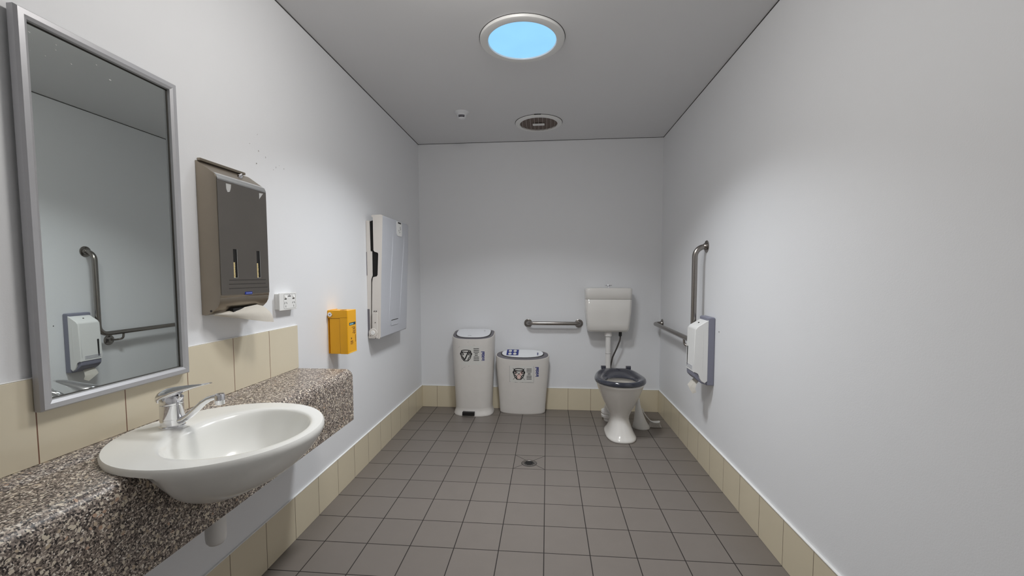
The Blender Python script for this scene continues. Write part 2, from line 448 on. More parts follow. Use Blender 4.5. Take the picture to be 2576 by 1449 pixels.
# front cover plate with two window cut-outs
yc0, yc1, zc0, zc1 = ya+.002, yb_-.002, 1.15, 1.538
slots = [(-1.205, -1.187), (-1.086, -1.068)]; sz0, sz1 = 1.208, 1.307
bm = new()
ys = [yc0, slots[0][0], slots[0][1], slots[1][0], slots[1][1], yc1]; zs = [zc0, sz0, sz1, zc1]
for i in range(5):
    for j in range(3):
        if j == 1 and i in (1, 3): continue
        box(bm, XFc+.0002, XFc+.0022, ys[i], ys[i+1], zs[j], zs[j+1])
bmesh.ops.remove_doubles(bm, verts=bm.verts, dist=1e-5)
obj('front_cover', bm, M['cabinet_front_shaded'], t, smooth=0)
for a, b in slots:
    bm = new(); box(bm, XFc+.0003, XFc+.0007, a, b, sz0, sz1)
    w = obj('window', bm, M['void'], t, smooth=0)
    bm = new()
    z = sz0
    while z < sz0+.052:
        box(bm, XFc+.0007, XFc+.0012, a+.0005, a+(b-a)*random.uniform(.42, .5), z, z+.0022); z += .003
    obj('towel_stack_edge', bm, M['towel_edge'], w, smooth=0)
    bm = new(); box(bm, XFc+.0022, XFc+.0027, b-.0012, b+.0008, sz0-.001, sz1); box(bm, XFc+.0022, XFc+.0027, a, b, sz0-.0015, sz0)
    obj('window_lip', bm, M['cabinet_edge'], w, smooth=0)
bm = new(); prism(bm, [(-1.079, 1.545), (-1.0722, 1.534), (-1.0722, 1.5385), (-1.0775, 1.551), (-1.086, 1.5572), (-1.087, 1.555)], 'y', ya+.003, yb_-.003)
obj('bright_fold', bm, M['cabinet_edge'], t, smooth=20)
bm = new()
for z, a, b in ((1.198, -1.228, -1.04), (1.184, -1.23, -1.04), (1.169, -1.23, -1.03)): box(bm, XFc+.002, XFc+.0026, a, b, z, z+.0028, .0008, 1)
pieces('pressed_rib', bm, M['engrave'], t)
bm = new(); box(bm, XFc+.002, XFc+.003, -1.155, -1.117, 1.147, 1.157, .001, 1); bd = obj('maker_badge', bm, M['blue_badge'], t)
bm = new()
y = -1.150
while y < -1.122:
    w = random.uniform(.0015, .003); box(bm, XFc+.003, XFc+.0032, y, y+w, 1.1508, 1.1534); y += w+.0007
obj('badge_lettering', bm, M['badge_light'], bd, smooth=0)
bm = new()
vs = [bm.verts.new((XFc+.0026, y, z)) for y, z in ((-1.226, 1.527), (-1.202, 1.528), (-1.204, 1.515), (-1.209, 1.502), (-1.219, 1.499), (-1.225, 1.508))]; bm.faces.new(vs)
vs = [bm.verts.new((XFc+.0026, y, z)) for y, z in ((-1.06, 1.526), (-1.037, 1.528), (-1.06, 1.503))]; bm.faces.new(vs)
pieces('tape_residue', bm, M['tape'], t, smooth=0)
bm = new(); box(bm, XL+.0005, XL+.012, -1.258, -1.045, 1.597, 1.606, .001, 1); obj('hinge_flange', bm, M['cabinet_steel'], t)
bm = new(); n = Vector((.0575, 0, .0845)).normalized()
c = Vector((-1.113, -1.105, 1.5755)); tube(bm, [c, c+n*.007], [.009, .008], 18); tube(bm, [c+n*.006+Vector((0, -.006, 0)), c+n*.013, c+n*.006+Vector((0, .006, 0))], .003, 8)
obj('lock', bm, M['chrome'], t)
bm = new(); lathe(bm, -1.112, 1.096, [(.0035, ya-.001), (.0035, ya)], 12, 'y'); pieces('rivet', bm, M['engrave'], t)
bm = new(); box(bm, -1.125, -1.085, -1.20, -1.06, 1.086, 1.1); obj('towel_slot', bm, M['void'], t, smooth=0)
# hanging towel
bm = new(); R = []
top = [(-1.122, -1.255, 1.084), (-1.10, -1.2, 1.092), (-1.085, -1.14, 1.101), (-1.083, -1.08, 1.106), (-1.09, -1.04, 1.098)]
bot = [(-1.118, -1.253, 1.0795), (-1.085, -1.2, 1.067), (-1.058, -1.15, 1.055), (-1.04, -1.1, 1.044), (-1.035, -1.055, 1.037)]
for tt in range(6):
    f = tt/5; R.append([Vector(a).lerp(Vector(b), f)+Vector((.012*math.sin(PI*f), 0, .004*math.sin(PI*f)))for a, b in zip(top, bot)])
loft(bm, R, False, False, False); bmesh.ops.solidify(bm, geom=bm.faces, thickness=.0012)
tag(obj('paper_towel', bm, M['paper'], smooth=60, loc=(-1.1, -1.14, 1.08)), 'folded white paper towel hanging out of the steel dispenser', 'towel')

# ------------------------------------------------------------------ power outlet
t = thing('power_outlet', 'white double power outlet on the left wall above the tiled splashback end', 'outlet', (XL, -.822, 1.1))
bm = new(); box(bm, XL, XL+.022, -.883, -.765, 1.069, 1.137, .002, 2); obj('mounting_block', bm, M['white_plastic'], t)
bm = new(); box(bm, XL+.021, XL+.026, -.888, -.765, 1.065, 1.14, .0022, 2); fp = obj('faceplate', bm, M['white_plastic'], t)
x = XL+.026
bm = new(); stamp(bm, ribbon(rrect(-.859, -.773, 1.071, 1.134, .006), .0008, True), lambda u, v: (x+.0003, u, v)); obj('faceplate_groove', bm, M['engrave'], fp, smooth=0)
for y in (-.846, -.789):
    bm = new(); box(bm, x-.001, x+.0012, y-.008, y+.008, 1.114, 1.132, .001, 1); sw = obj('switch', bm, M['white_plastic'], t)
    bm = new(); prism(bm, [(x+.001, 1.128), (x+.005, 1.119), (x+.001, 1.118)], 'y', y-.0055, y+.0055, .0006, 1); obj('rocker', bm, M['white_plastic'], sw)
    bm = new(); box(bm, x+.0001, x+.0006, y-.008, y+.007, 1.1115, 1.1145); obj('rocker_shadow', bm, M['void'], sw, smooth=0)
    bm = new()
    for dy, dz, ang in ((-.0065, 1.096, -.5), (.0065, 1.096, .5), (0, 1.081, 0)):
        r_ = ribbon([(y+dy-.0045*math.sin(-ang), dz-.0042*math.cos(ang)), (y+dy+.0045*math.sin(-ang), dz+.0042*math.cos(ang))], .0024)
        stamp(bm, r_, lambda u, v: (x+.0004, u, v))
    pieces('socket_slot', bm, M['void'], t, smooth=0)
bm = new(); box(bm, x+.0001, x+.0004, -.829, -.807, 1.1235, 1.1265); box(bm, x+.0001, x+.0004, -.821, -.815, 1.129, 1.131)
obj('maker_print', bm, M['ink'], fp, smooth=0)

# ------------------------------------------------------------------ sharps container
t = thing('sharps_container', 'amber yellow sharps disposal box with a round lock on the left wall', 'container', (XL, -.4, .8))
sx0, sx1, sy0, sy1, sz0_, sz1_ = XL+.001, -1.035, -.455, -.353, .799, 1.03
bm = new(); box(bm, sx0+.008, sx1, sy0+.004, sy1, sz0_, sz1_, .003, 2); obj('box_body', bm, M['yellow'], t)
bm = new(); box(bm, sx0, sx1-.001, sy0, sy0+.006, .990, sz1_+.001, .002, 2); box(bm, -1.078, sx1-.001, sy0, sy0+.006, sz0_, .995, .002, 2)
obj('locking_bracket', bm, M['yellow'], t)
bm = new(); box(bm, XL+.012, -1.0775, sy0+.0032, sy0+.0042, .9885, .9905); box(bm, -1.0795, -1.0775, sy0+.0032, sy0+.0042, sz0_+.004, .9905)
obj('panel_edge_shade', bm, mat('amber_edge_shade', srgb(140, 92, 8), .6, noise=.05), t, smooth=0)  # dark strips paint the shade along the bracket's stepped edge
bm = new(); box(bm, XL, XL+.004, sy0+.006, sy1+.004, .80, 1.032, .001, 1); obj('wall_plate', bm, M['yellow'], t)
bm = new(); lathe(bm, -1.128, 1.0095, [(.0105, sy0-.008), (.012, sy0-.006), (.012, sy0)], 20, 'y'); lk = obj('lock', bm, M['chrome'], t)
bm = new(); lathe(bm, -1.128, 1.0095, [(.004, sy0-.0088), (.004, sy0-.0078)], 12, 'y'); obj('keyway', bm, M['steel'], lk)
bm = new(); box(bm, -1.085, -1.062, sy0+.02, sy0+.05, sz1_, sz1_+.002, .001, 1); obj('top_flap', bm, mat('dark_amber', srgb(150, 105, 20), .5, noise=.05), t)
bm = new(); box(bm, sx1-.0005, sx1+.001, sy0+.008, sy1-.001, sz0_+.001, sz0_+.006, .0005, 1); obj('base_lip', bm, mat('pale_amber', srgb(246, 196, 70), .35, noise=.03), t)
x = sx1+.0004
bm = new(); box(bm, sx1, x, -.437, -.364, .949, .9635); lb = obj('maker_label', bm, M['teal'], t, smooth=0)
bm = new()
y = -.431
while y < -.392:
    w = random.uniform(.003, .006); box(bm, x, x+.0002, y, y+w, .952, .9585); y += w+.001
obj('label_lettering', bm, M['aqua'], lb, smooth=0)
bm = new()
for z, a, b in ((.935, -.408, -.366), (.929, -.392, -.366), (.925, -.398, -.37), (.917, -.396, -.364), (.911, -.394, -.364), (.905, -.402, -.364), (.900, -.385, -.366),
                (.862, -.425, -.397), (.858, -.425, -.398), (.852, -.426, -.394), (.846, -.424, -.398)):
    y = a
    while y < b-.002:
        w = random.uniform(.003, .007); box(bm, sx1, x, y, min(y+w, b), z, z+.0026); y += w+.001
z = .893
while z > .855:
    h = random.uniform(.003, .006); box(bm, sx1, x, -.369, -.364, z-h, z); z -= h+.001
box(bm, sx1, x, -.419, -.410, .873, .882)
pieces('printed_word', bm, M['ink_soft'], t, smooth=0)

# ------------------------------------------------------------------ baby change station
t = thing('baby_change_station', 'folded up pale grey baby change station on the left wall near the corner', 'change table', (XL, .3, .81))
yn, yf_ = .05, .562
bm = new(); prism(bm, [(XL, .815), (-1.148+.004, 1.565), (-1.121, 1.565), (-1.119, 1.37), (-1.108, 1.368), (-1.109, 1.215), (-1.111, 1.209), (-1.118, 1.19), (-1.126, .9), (-1.13, .815)], 'y', yn, yf_-.02)
bmesh.ops.delete(bm, geom=[v for v in bm.verts if False], context='VERTS'); obj('back_panel', bm, M['cream_plastic'], t, smooth=20)
bm = new(); box(bm, XL, XL+.004, yn-.0015, yf_-.02, 1.215, 1.366); box(bm, XL, XL+.014, yn-.0015, yn, .82, .998)
obj('dark_recess', bm, M['lid_grey'], t, smooth=0)
bm = new(); prism(bm, [(-1.122, .87), (-1.118, 1.19), (-1.109, 1.215), (-1.108, 1.368), (-1.119, 1.375), (-1.121, 1.56), (-1.06, 1.58), (-1.07, .87)], 'y', yn+.006, yf_-.03)
obj('cavity_shade_fill', bm, M['void'], t, smooth=0)  # solid dark filler, paints the shade between back panel and shell
shell = [(-1.098, 1.585), (-1.107, 1.590), (-1.106, 1.600), (-1.045, 1.602), (-1.037, 1.597), (-1.035, 1.585), (-1.043, 1.369), (-1.051, 1.197), (-1.058, .98), (-1.064, .815), (-1.070, .805), (-1.078, .804), (-1.080, .83),
         (-1.120, .87), (-1.118, .95), (-1.111, 1.17), (-1.107, 1.195), (-1.103, 1.204), (-1.080, 1.209), (-1.074, 1.218), (-1.067, 1.352), (-1.070, 1.360), (-1.092, 1.367), (-1.098, 1.376)]
bm = new(); prism(bm, shell, 'y', yn, yn+.02, 0); prism(bm, shell, 'y', yf_-.022, yf_-.002)
pieces('side_cheek', bm, M['cream_plastic'], t, smooth=20)
bm = new(); front = [(-1.060, 1.590), (-1.046, 1.601), (-1.037, 1.596), (-1.0345, 1.585), (-1.0425, 1.369), (-1.0505, 1.197), (-1.0575, .98), (-1.0635, .815), (-1.070, .806), (-1.082, .812), (-1.075, .98)]
prism(bm, front, 'y', yn+.002, yf_, .006, 3); fr = obj('front_shell', bm, M['bcs_front'], t, smooth=40)
bm = new(); box(bm, -1.105, -1.05, yn+.004, yf_-.01, 1.588, 1.6005, .003, 2); obj('top_lip', bm, M['cream_plastic'], t)
def fx(z):
    P = [(.815, -1.0635), (.98, -1.0575), (1.197, -1.0505), (1.369, -1.0425), (1.585, -1.0345), (1.62, -1.033)]
    for (a, b), (c_, d) in zip(P, P[1:]):
        if z <= c_: return b+(d-b)*(z-a)/(c_-a)
    return P[-1][1]
for yt, ybm, w in ((.245, .195, .010), (.468, .40, .008)):
    bm = new(); rr = []
    for k in range(13):
        f = k/12; z = .885+(1.52-.885)*f; y = ybm+(yt-ybm)*f; s_ = math.sin(PI*f)**.35 if 0 < f < 1 else 0.02
        rr.append([Vector((fx(z)+dx, y+dy, z)) for dx, dy in ((-.002, -w*s_), (.0045*s_, -w*.35*s_), (.0045*s_, w*.35*s_), (-.002, w*s_))])
    loft(bm, rr); obj('moulded_rib', bm, M['bcs_front'], fr, smooth=60)
bm = new(); stamp(bm, ([(u, v) for u, v in rrect(.30, .405, 1.492, 1.592, .02)], [tuple(range(24))]), lambda u, v: (fx(v)+.0025, u+(1.59-v)*.12, v))
r_ = bmesh.ops.extrude_face_region(bm, geom=list(bm.faces)); bmesh.ops.translate(bm, verts=[v for v in r_['geom'] if isinstance(v, bmesh.types.BMVert)], vec=(-.004, 0, 0))
bd = obj('handle_badge', bm, M['white_plastic'], t)
bm = new(); box(bm, fx(1.58)+.002, fx(1.58)+.0034, .325, .385, 1.578, 1.589, .0005, 1); obj('finger_slot', bm, M['black'], bd)
bm = new()
for k in range(9):
    y = .33+random.uniform(0, .05); z = 1.515+k*.005; box(bm, fx(z)+.0024, fx(z)+.0032, y, y+.006, z, z+.004)
pieces('badge_dot', bm, M['ink'], bd, smooth=0)
bm = new(); box(bm, fx(.9), fx(.9)+.0016, .232, .365, .868, .908, .001, 1); lb = obj('instruction_plate', bm, M['bcs_front'], t)
bm = new(); box(bm, fx(.905)+.0012, fx(.905)+.0024, .235, .365, .9035, .908); obj('plate_slot', bm, M['engrave'], lb, smooth=0)
bm = new()
lathe(bm, -1.109, .845, [(.027, yn-.010), (.029, yn-.007), (.029, yn)], 28, 'y'); box(bm, -1.139, -1.078, yn-.008, yn, .807, .842, .004, 2)
box(bm, -1.112, -1.077, yn-.008, yn, .84, .975, .002, 1)
hg = obj('hinge_arm', bm, M['cream_plastic'], t)
bm = new(); lathe(bm, -1.109, .845, [(.013, yn-.014), (.014, yn-.012), (.014, yn-.009)], 20, 'y'); obj('pivot_cap', bm, M['white_plastic'], hg)
bm = new()
for x_, z_ in ((-1.099, .985), (-1.086, .985), (-1.093, .912), (-1.126, .826), (-1.092, .811)): lathe(bm, x_, z_, [(.0026, yn-.0105), (.0026, yn-.001)], 10, 'y')
pieces('screw', bm, M['black'], hg)

# ------------------------------------------------------------------ basin body maths
BX, BY, BA, BB = -.850, -1.548, .247, .243
FR = [(.803, .985), (.797, 1.0), (.785, 1.0), (.77, .97), (.745, .905), (.718, .81), (.692, .685), (.668, .53), (.646, .37), (.626, .20), (.612, .04)]
SD = [(.803, .985), (.797, 1.0), (.7875, .995), (.776, .86), (.745, .76), (.718, .675), (.692, .585), (.668, .47), (.646, .34), (.626, .19), (.612, .03)]
def basin_ring(i, n=96, k=1.0, zadd=0):
    out = []
    for j in range(n):
        a = 2*PI*j/n; c, s = math.cos(a), math.sin(a)
        w = smooth01((c+.04)/.24)
        sc = (FR[i][1]*w+SD[i][1]*(1-w))*k; z = FR[i][0]*w+SD[i][0]*(1-w)+zadd
        out.append(Vector((BX+BA*sc*c-(1-sc)*.02, BY+BB*sc*s, z)))
    return out
# ------------------------------------------------------------------ counter
prof = [(XL+.001, .787)]
for k in range(9):
    a = PI/2*k/8; prof.append((-.875-.034+.034*math.sin(a), .787-.034+.034*math.cos(a)))
prof += [(-.875, .553), (-.893, .553), (-.893, .757), (XL+.001, .757)]
bm = new(); prism(bm, prof, 'y', YF+.2, -.745)
prism(bm, [(XL+.001, .757), (-.893, .757), (-.893, .553), (XL+.001, .553)], 'y', -.763, -.746)
bmesh.ops.recalc_face_normals(bm, faces=bm.faces)
counter = obj('vanity_counter', bm, M['granite'], smooth=30)
bm = new(); rings = []
for i in range(3, 11): rings.append(basin_ring(i, k=.985))
topr = [Vector((p.x, p.y, .9)) for p in rings[0]]
loft(bm, [topr]+rings); bmesh.ops.recalc_face_normals(bm, faces=bm.faces)
cut = obj('cutter', bm, M['granite'])
md = counter.modifiers.new('cut', 'BOOLEAN'); md.operation = 'DIFFERENCE'; md.object = cut; md.solver = 'EXACT'
bpy.context.view_layer.update()
me = bpy.data.meshes.new_from_object(counter.evaluated_get(bpy.context.evaluated_depsgraph_get()))
counter.modifiers.clear(); counter.data = me
bpy.data.objects.remove(cut)
for p in me.polygons: p.use_smooth = True
me.set_sharp_from_angle(angle=math.radians(30))
tag(counter, 'long speckled brown grey stone look counter with deep rounded front apron', 'counter')

# ------------------------------------------------------------------ basin
t = thing('wash_basin', 'white oval semi recessed wash basin set into the speckled counter', 'basin', (BX, BY, .6))
IX, IY = -.810, -1.548
IN = [(.8032, 1.05), (.8030, 1.0), (.8015, .975), (.797, .955), (.787, .93), (.768, .89), (.738, .81), (.708, .67), (.687, .49), (.678, .29), (.675, .12), (.660, .11)]
bm = new(); rings = [basin_ring(i) for i in range(10, -1, -1)]
rings.append(basin_ring(0, k=.985))
n = 96
for idx, (z, s_) in enumerate(IN):
    ring = []
    q = idx/(len(IN)-1)
    for j in range(n):
        a = 2*PI*j/n; c, s = math.cos(a), math.sin(a)
        rear = max(0, -c*.8-.6*abs(s)+.35) if c < 0 else 0
        k_ = s_*(1-.20*rear*math.sin(PI*min(1, q*1.25)))
        ring.append(Vector((IX+.180*k_*c, IY+.184*k_*s, z)))
    rings.append(ring)
loft(bm, rings, True, True)
obj('bowl', bm, M['ceramic'], t, smooth=50)
bm = new(); lathe(bm, IX, IY, [(.001, .679), (.018, .679), (.022, .677), (.022, .67)], 24); obj('waste_outlet', bm, M['chrome'], t)
VF = text_mesh('Caroma', .0075)
bm = new(); stamp(bm, VF, lambda u, v: (-.965-v*1, -1.553+u*.95, .8032))
obj('maker_mark', bm, M['engrave'], t, smooth=0)
bm = new(); prof_ = []
tube(bm, [(-.925, -1.505, .60), (-.925, -1.505, .58)], [.023, .023], 24); lathe(bm, -.925, -1.505, [(.026, .60), (.026, .475), (.0245, .464), (.019, .456), (.010, .452), (.001, .451)], 28)
tube(bm, fillet([(-.925, -1.5, .54), (-1.03, -1.5, .54), (XL, -1.5, .54)], .02), .02, 16)
tag(obj('waste_trap', bm, M['pvc'], smooth=60, loc=(-.925, -1.5, .44)), 'white plastic bottle trap hanging below the counter under the basin', 'pipe')

# ------------------------------------------------------------------ mixer tap
TX, TY, TZ = -1.012, -1.535, .8035
t = thing('mixer_tap', 'chrome single lever mixer tap standing at the back of the basin', 'tap', (TX, TY, TZ))
bm = new(); lathe(bm, TX, TY, [(.030, TZ-.004), (.030, TZ+.003), (.0285, TZ+.005), (.0285, TZ+.0058), (.028, TZ+.007), (.0275, TZ+.022), (.0268, TZ+.0225), (.0275, TZ+.023), (.0272, TZ+.062), (.026, TZ+.0635), (.001, TZ+.064)], 40)
obj('tap_body', bm, M['chrome'], t, smooth=30)
bm = new(); sp_ = [(-.998, .818), (-.975, .824), (-.955, .838), (-.935, .856), (-.918, .871), (-.900, .882), (-.884, .887), (-.870, .8885)]
rings = []
for k, (x, z) in enumerate(sp_):
    a = sp_[max(0, k-1)]; b = sp_[min(len(sp_)-1, k+1)]
    d = Vector((b[0]-a[0], 0, b[1]-a[1])).normalized(); nn = Vector((-d.z, 0, d.x)); f = k/(len(sp_)-1)
    hh, ww = .0095-.0025*f, .013-.002*f
    rings.append([Vector((x, TY, z))+nn*hh*math.sin(q)+Vector((0, 1, 0))*ww*math.cos(q) for q in [2*PI*i/20 for i in range(20)]])
loft(bm, rings); sp_o = obj('spout', bm, M['chrome'], t, smooth=50)
bm = new(); lathe(bm, -.870, TY, [(.006, .898), (.0105, .8965), (.0125, .892), (.0125, .880), (.0122, .8795), (.0125, .879), (.0115, .868), (.009, .867)], 24); obj('aerator', bm, M['chrome'], sp_o, smooth=30)
bm = new(); hd = [(-1.043, .872, .006, .014), (-1.041, .879, .012, .021), (-1.034, .886, .016, .026), (-1.02, .8915, .0175, .0285), (-1.002, .8965, .0155, .0275), (-.985, .903, .0115, .0235), (-.965, .909, .008, .019), (-.94, .9155, .0052, .0155), (-.915, .921, .0032, .0125), (-.897, .9245, .0018, .009), (-.8925, .925, .0006, .004)]
loft(bm, [[Vector((x, TY+w*math.cos(q), z+h*math.sin(q)*(1 if math.sin(q) > 0 else .9))) for q in [2*PI*i/24 for i in range(24)]] for x, z, h, w in hd])
obj('lever', bm, M['chrome'], t, smooth=60)
bm = new(); lathe(bm, TX, TY, [(.0268, TZ+.063), (.0275, TZ+.0655), (.0272, TZ+.076), (.022, TZ+.085)], 36); tube(bm, [(-.992, TY, TZ+.073), (-.982, TY, TZ+.085)], .007, 12)
obj('cartridge_cap', bm, M['chrome'], t, smooth=30)

# ------------------------------------------------------------------ bins
NAP_CIRC = 20
def nappy(cx, cz, s, kind, f, bm):
    """nappy pictogram, s = half width"""
    P = lambda u, v: (cx+u*s, cz+v*s)
    w = .066*s*2
    st = []
    st.append(([P(.82*math.cos(a), .74+.20*math.sin(a)) for a in [2*PI*k/24 for k in range(24)]], True, w))
    st.append(([P(-.82, .72), P(-.88, .3), P(-.86, -.1), P(-.72, -.5), P(-.42, -.85), P(-.3, -.93), P(.3, -.93), P(.42, -.85), P(.72, -.5), P(.86, -.1), P(.88, .3), P(.82, .72)], False, w))
    for sg in (-1, 1):
        st.append(([P(sg*.84, -.12), P(sg*.62, -.2), P(sg*.45, -.45), P(sg*.34, -.7), P(sg*.33, -.92)], False, w))
        st.append(([P(sg*u, v) for u, v in ((.98, .42), (.6, .36), (.46, .3), (.44, .17), (.55, .09), (.95, .1), (1.0, .25))], True, w))
        st.append(([P(sg*.8, .62), P(sg*.55, .42)], False, w*.8))
    if kind == 'tick':
        st.append(([P(-.62, -.28), P(-.22, -.72), P(.12, .0), P(.5, .78)], False, w*1.55))
    else:
        st.append(([P(-1.02, 1.0), P(0, 0.02), P(1.0, -.98)], False, w*.42)); st.append(([P(1.0, 1.0), P(0, .02), P(-1.0, -.98)], False, w*.42))
    for pts, cl, ww in st:
        dense = []
        m_ = len(pts)
        for i in range(m_ if cl else m_-1):
            a, b = pts[i], pts[(i+1) % m_]
            for q in range(3): dense.append((a[0]+(b[0]-a[0])*q/3, a[1]+(b[1]-a[1])*q/3))
        if not cl: dense.append(pts[-1])
        stamp(bm, ribbon(dense, ww, cl), f)

def text_lines(bm, x0, x1, z1, n, dz, f, short=()):
    for k in range(n):
        z = z1-k*dz; a, b = (x0, x1) if k not in short else (x0+(x1-x0)*.2, x1-(x1-x0)*.2)
        x = a
        while x < b-.001:
            w = random.uniform(.003, .006); stamp(bm, grid2(x, min(x+w, b), z, z+dz*.42, 1, 1), f); x += w+.0007

def make_bin(name, label, cx, y0, a0, a1, df0, df1, db, ef, eb, ztop, slope, flare, ring_in, lid):
    """a/df at floor (0) and top (1)"""
    t = thing(name, label, 'bin', (cx, y0, 0))
    def dims(z):
        f = smooth01(z/ztop)*.35+.65*(z/ztop)
        return a0+(a1-a0)*f, df0+(df1-df0)*f
    def zt(y): return 1+slope*(y-y0)/ztop
    def ring(z, k=1.0, ky=None, top=None, n=64):
        a, df = dims(min(z, ztop)); ky = ky or k
        out = []
        for x, y in spoly(cx, y0, a*k, df*ky, db*ky, n, ef, eb):
            out.append(Vector((x, y, z*zt(y))))
        return out
    def front(x, z):
        a, df = dims(z); q = min(.98, abs(x-cx)/a); return y0-df*(1-q**ef)**(1/ef)
    bm = new(); rr = []
    zs_ = [0.0] if not flare else []
    if flare:
        def fl(z, k):
            return [Vector((x, y, z)) for x, y in spoly(cx, y0, flare[0]*k, flare[1]*k, db, 64, ef, eb)]
        rr += [fl(0, .985), fl(.004, 1.0), fl(.012, .995)]
        A, D = dims(.06)
        for q in (.25, .55, .8):
            z = .012+.05*q; kk = (1-q)**1.6
            rr.append([Vector((x, y, z)) for x, y in spoly(cx, y0, A+(flare[0]-A)*kk, D+(flare[1]-D)*kk, db, 64, ef, eb)])
        zz = [.068, .0685]+[.07+(ztop-.07)*k/16 for k in range(1, 17)]
    else:
        rr += [ring(0.0, .955, .955), ring(.004, .985), ring(.012, 1.0)]
        zz = [.03+(ztop-.03)*k/16 for k in range(0, 17)]
    for z in zz: rr.append(ring(z))
    a, df = dims(ztop)
    rr[-1] = ring(ztop-.004); rr += [ring(ztop, .992), ring(ztop, .965), ring(ztop-.010, .955)]
    loft(bm, rr); obj('bin_body', bm, M['bin'], t, smooth=40)
    bm = new(); loft(bm, [ring(ztop-.009, .957), ring(ztop+.001, .955), ring(ztop+.002, .94), ring(ztop+.0015, .9*ring_in)]); obj('lid_surround', bm, M['lid_grey'], t, smooth=40)
    kx, ky_, dyl, th = lid
    def lring(k, dz):
        a_, d_ = dims(ztop); out = []
        for x, y in spoly(cx, y0+dyl, a_*kx*k, d_*ky_*k, db*ky_*k, 64, ef*1.0, eb): out.append(Vector((x, y, (ztop)*zt(y)+dz)))
        return out
    bm = new(); loft(bm, [lring(1.045, .0015), lring(1.045, .004), lring(1.0, .005)]); obj('lid_seal', bm, M['black'], t, smooth=40)
    bm = new(); loft(bm, [lring(1.0, .003), lring(1.0, th-.002), lring(.985, th), lring(.5, th+.001)]); ld = obj('lid', bm, M['lid_white'], t, smooth=40)
    return t, front, ld, lambda x, y: ztop*zt(y)+th+.0018

t, front, ld, lz = make_bin('nappy_bin', 'tall white pedal bin with a ticked nappy sticker against the back wall', -.633, 1.075, .157, .185, .118, .135, .108, 2.7, 5, .700, .22, (.174, .135), .9, (.80, .80, .005, .012))
f = lambda u, v: (u, front(u, v)-.0012, v)
bm = new(); stamp(bm, grid2(-.737, -.527, .45, .612, 12, 4), lambda u, v: (u, front(u, v)-.0006, v)); stk = obj('nappy_sticker', bm, M['label_paper'], t, smooth=60)
bm = new(); nappy(-.678, .531, .050, 'tick', f, bm); text_lines(bm, -.612, -.566, .588, 8, .0145, f, (3, 4)); obj('sticker_print', bm, M['ink'], stk, smooth=0)
VF = text_mesh('initial', .052, .92, .0014)
bm = new(); stamp(bm, VF, lambda u, v: (-.520-v*.72, front(-.520-v*.72, .487+u)-.0016, .487+u*.80)); obj('maker_lettering', bm, M['blue_ink'], t, smooth=0)
bm = new(); box(bm, -.712, -.606, .925, .965, .012, .044, .004, 2); obj('pedal', bm, M['black'], t)
VF = text_mesh('e', .03); bm = new(); stamp(bm, VF, lambda u, v: (-.545+u, 1.10+v*1.2, lz(-.54, 1.12))); obj('lid_print', bm, M['ink'], ld, smooth=0)
bm = new(); stamp(bm, ribbon([(-.653+.013*math.cos(a), .985+.014*math.sin(a)) for a in [PI*k/10 for k in range(11)]], .003), lambda u, v: (u, v, lz(u, v))); obj('lid_mark', bm, M['lid_grey'], ld, smooth=0)
bm = new()
for x, z in ((-.66, .645), (-.745, .598), (-.735, .605), (-.607, .62), (-.72, .41), (-.70, .425), (-.69, .43), (-.712, .415), (-.655, .438)):
    stamp(bm, ([(x-.003, z-.001), (x+.003, z), (x+.002, z+.0035)], [(0, 1, 2)]), lambda u, v: (u, front(u, v)-.0006, v))
pieces('scuff_mark', bm, M['scuff'], t, smooth=0)

t, front2, ld, lz2 = make_bin('sanitary_bin', 'shorter wide white sanitary bin with a crossed out nappy sticker on the back wall', -.205, 1.105, .200, .236, .068, .088, .080, 2.2, 2.6, .513, .34, None, .9, (.77, .74, .012, .010))
f2 = lambda u, v: (u, front2(u, v)-.0016, v)
bm = new(); stamp(bm, grid2(-.312, -.104, .288, .432, 12, 4), lambda u, v: (u, front2(u, v)-.0010, v)); stk = obj('nappy_sticker', bm, M['label_paper'], t, smooth=60)
bm = new(); stamp(bm, ribbon([(-.312, .29), (-.26, .288), (-.2, .288), (-.15, .287), (-.104, .284)], .0022), lambda u, v: (u, front2(u, v)-.0012, v)); stamp(bm, ribbon([(-.312, .432), (-.312, .29)], .0014), f2); stamp(bm, ribbon([(-.104, .432), (-.104, .287)], .0014), f2); obj('sticker_edge', bm, M['lid_grey'], stk, smooth=0)
bm = new(); stamp(bm, ([(-.231+.05*u, .361+.05*v) for u, v in ((-.6, .55), (.6, .55), (.75, .1), (.35, -.3), (.3, -.85), (-.3, -.85), (-.35, -.3), (-.75, .1))], [tuple(range(8))]), lambda u, v: (u, front2(u, v)-.0013, v)); obj('pink_tint', bm, M['red_ink'], stk, smooth=0)
bm = new(); nappy(-.231, .361, .051, 'cross', lambda u, v: (u, front2(u, v)-.0019, v), bm); text_lines(bm, -.164, -.121, .404, 8, .0128, f2, (3, 4)); obj('sticker_print', bm, M['ink'], stk, smooth=0)
VF = text_mesh('initial', .054, .92, .0014)
bm = new(); stamp(bm, VF, lambda u, v: (-.060-v*.74, front2(-.060-v*.74, .345+u)-.0020, .338+u*.82)); obj('maker_lettering', bm, M['blue_ink'], t, smooth=0)
bm = new(); stamp(bm, grid2(-.345, -.24, 1.075, 1.17, 2, 2), lambda u, v: (u, v, lz2(u, v)+.0005)); st = obj('lid_sticker', bm, M['blue_ink'], ld, smooth=0)
bm = new()
for x in (-.315, -.272):
    for y in (1.098, 1.145): stamp(bm, ([(x+.0155*math.cos(a), y+.0185*math.sin(a)) for a in [2*PI*k/16 for k in range(16)]], [tuple(range(16))]), lambda u, v: (u, v, lz2(u, v)+.0012))
obj('white_disc', bm, M['label_paper'], st, smooth=0)
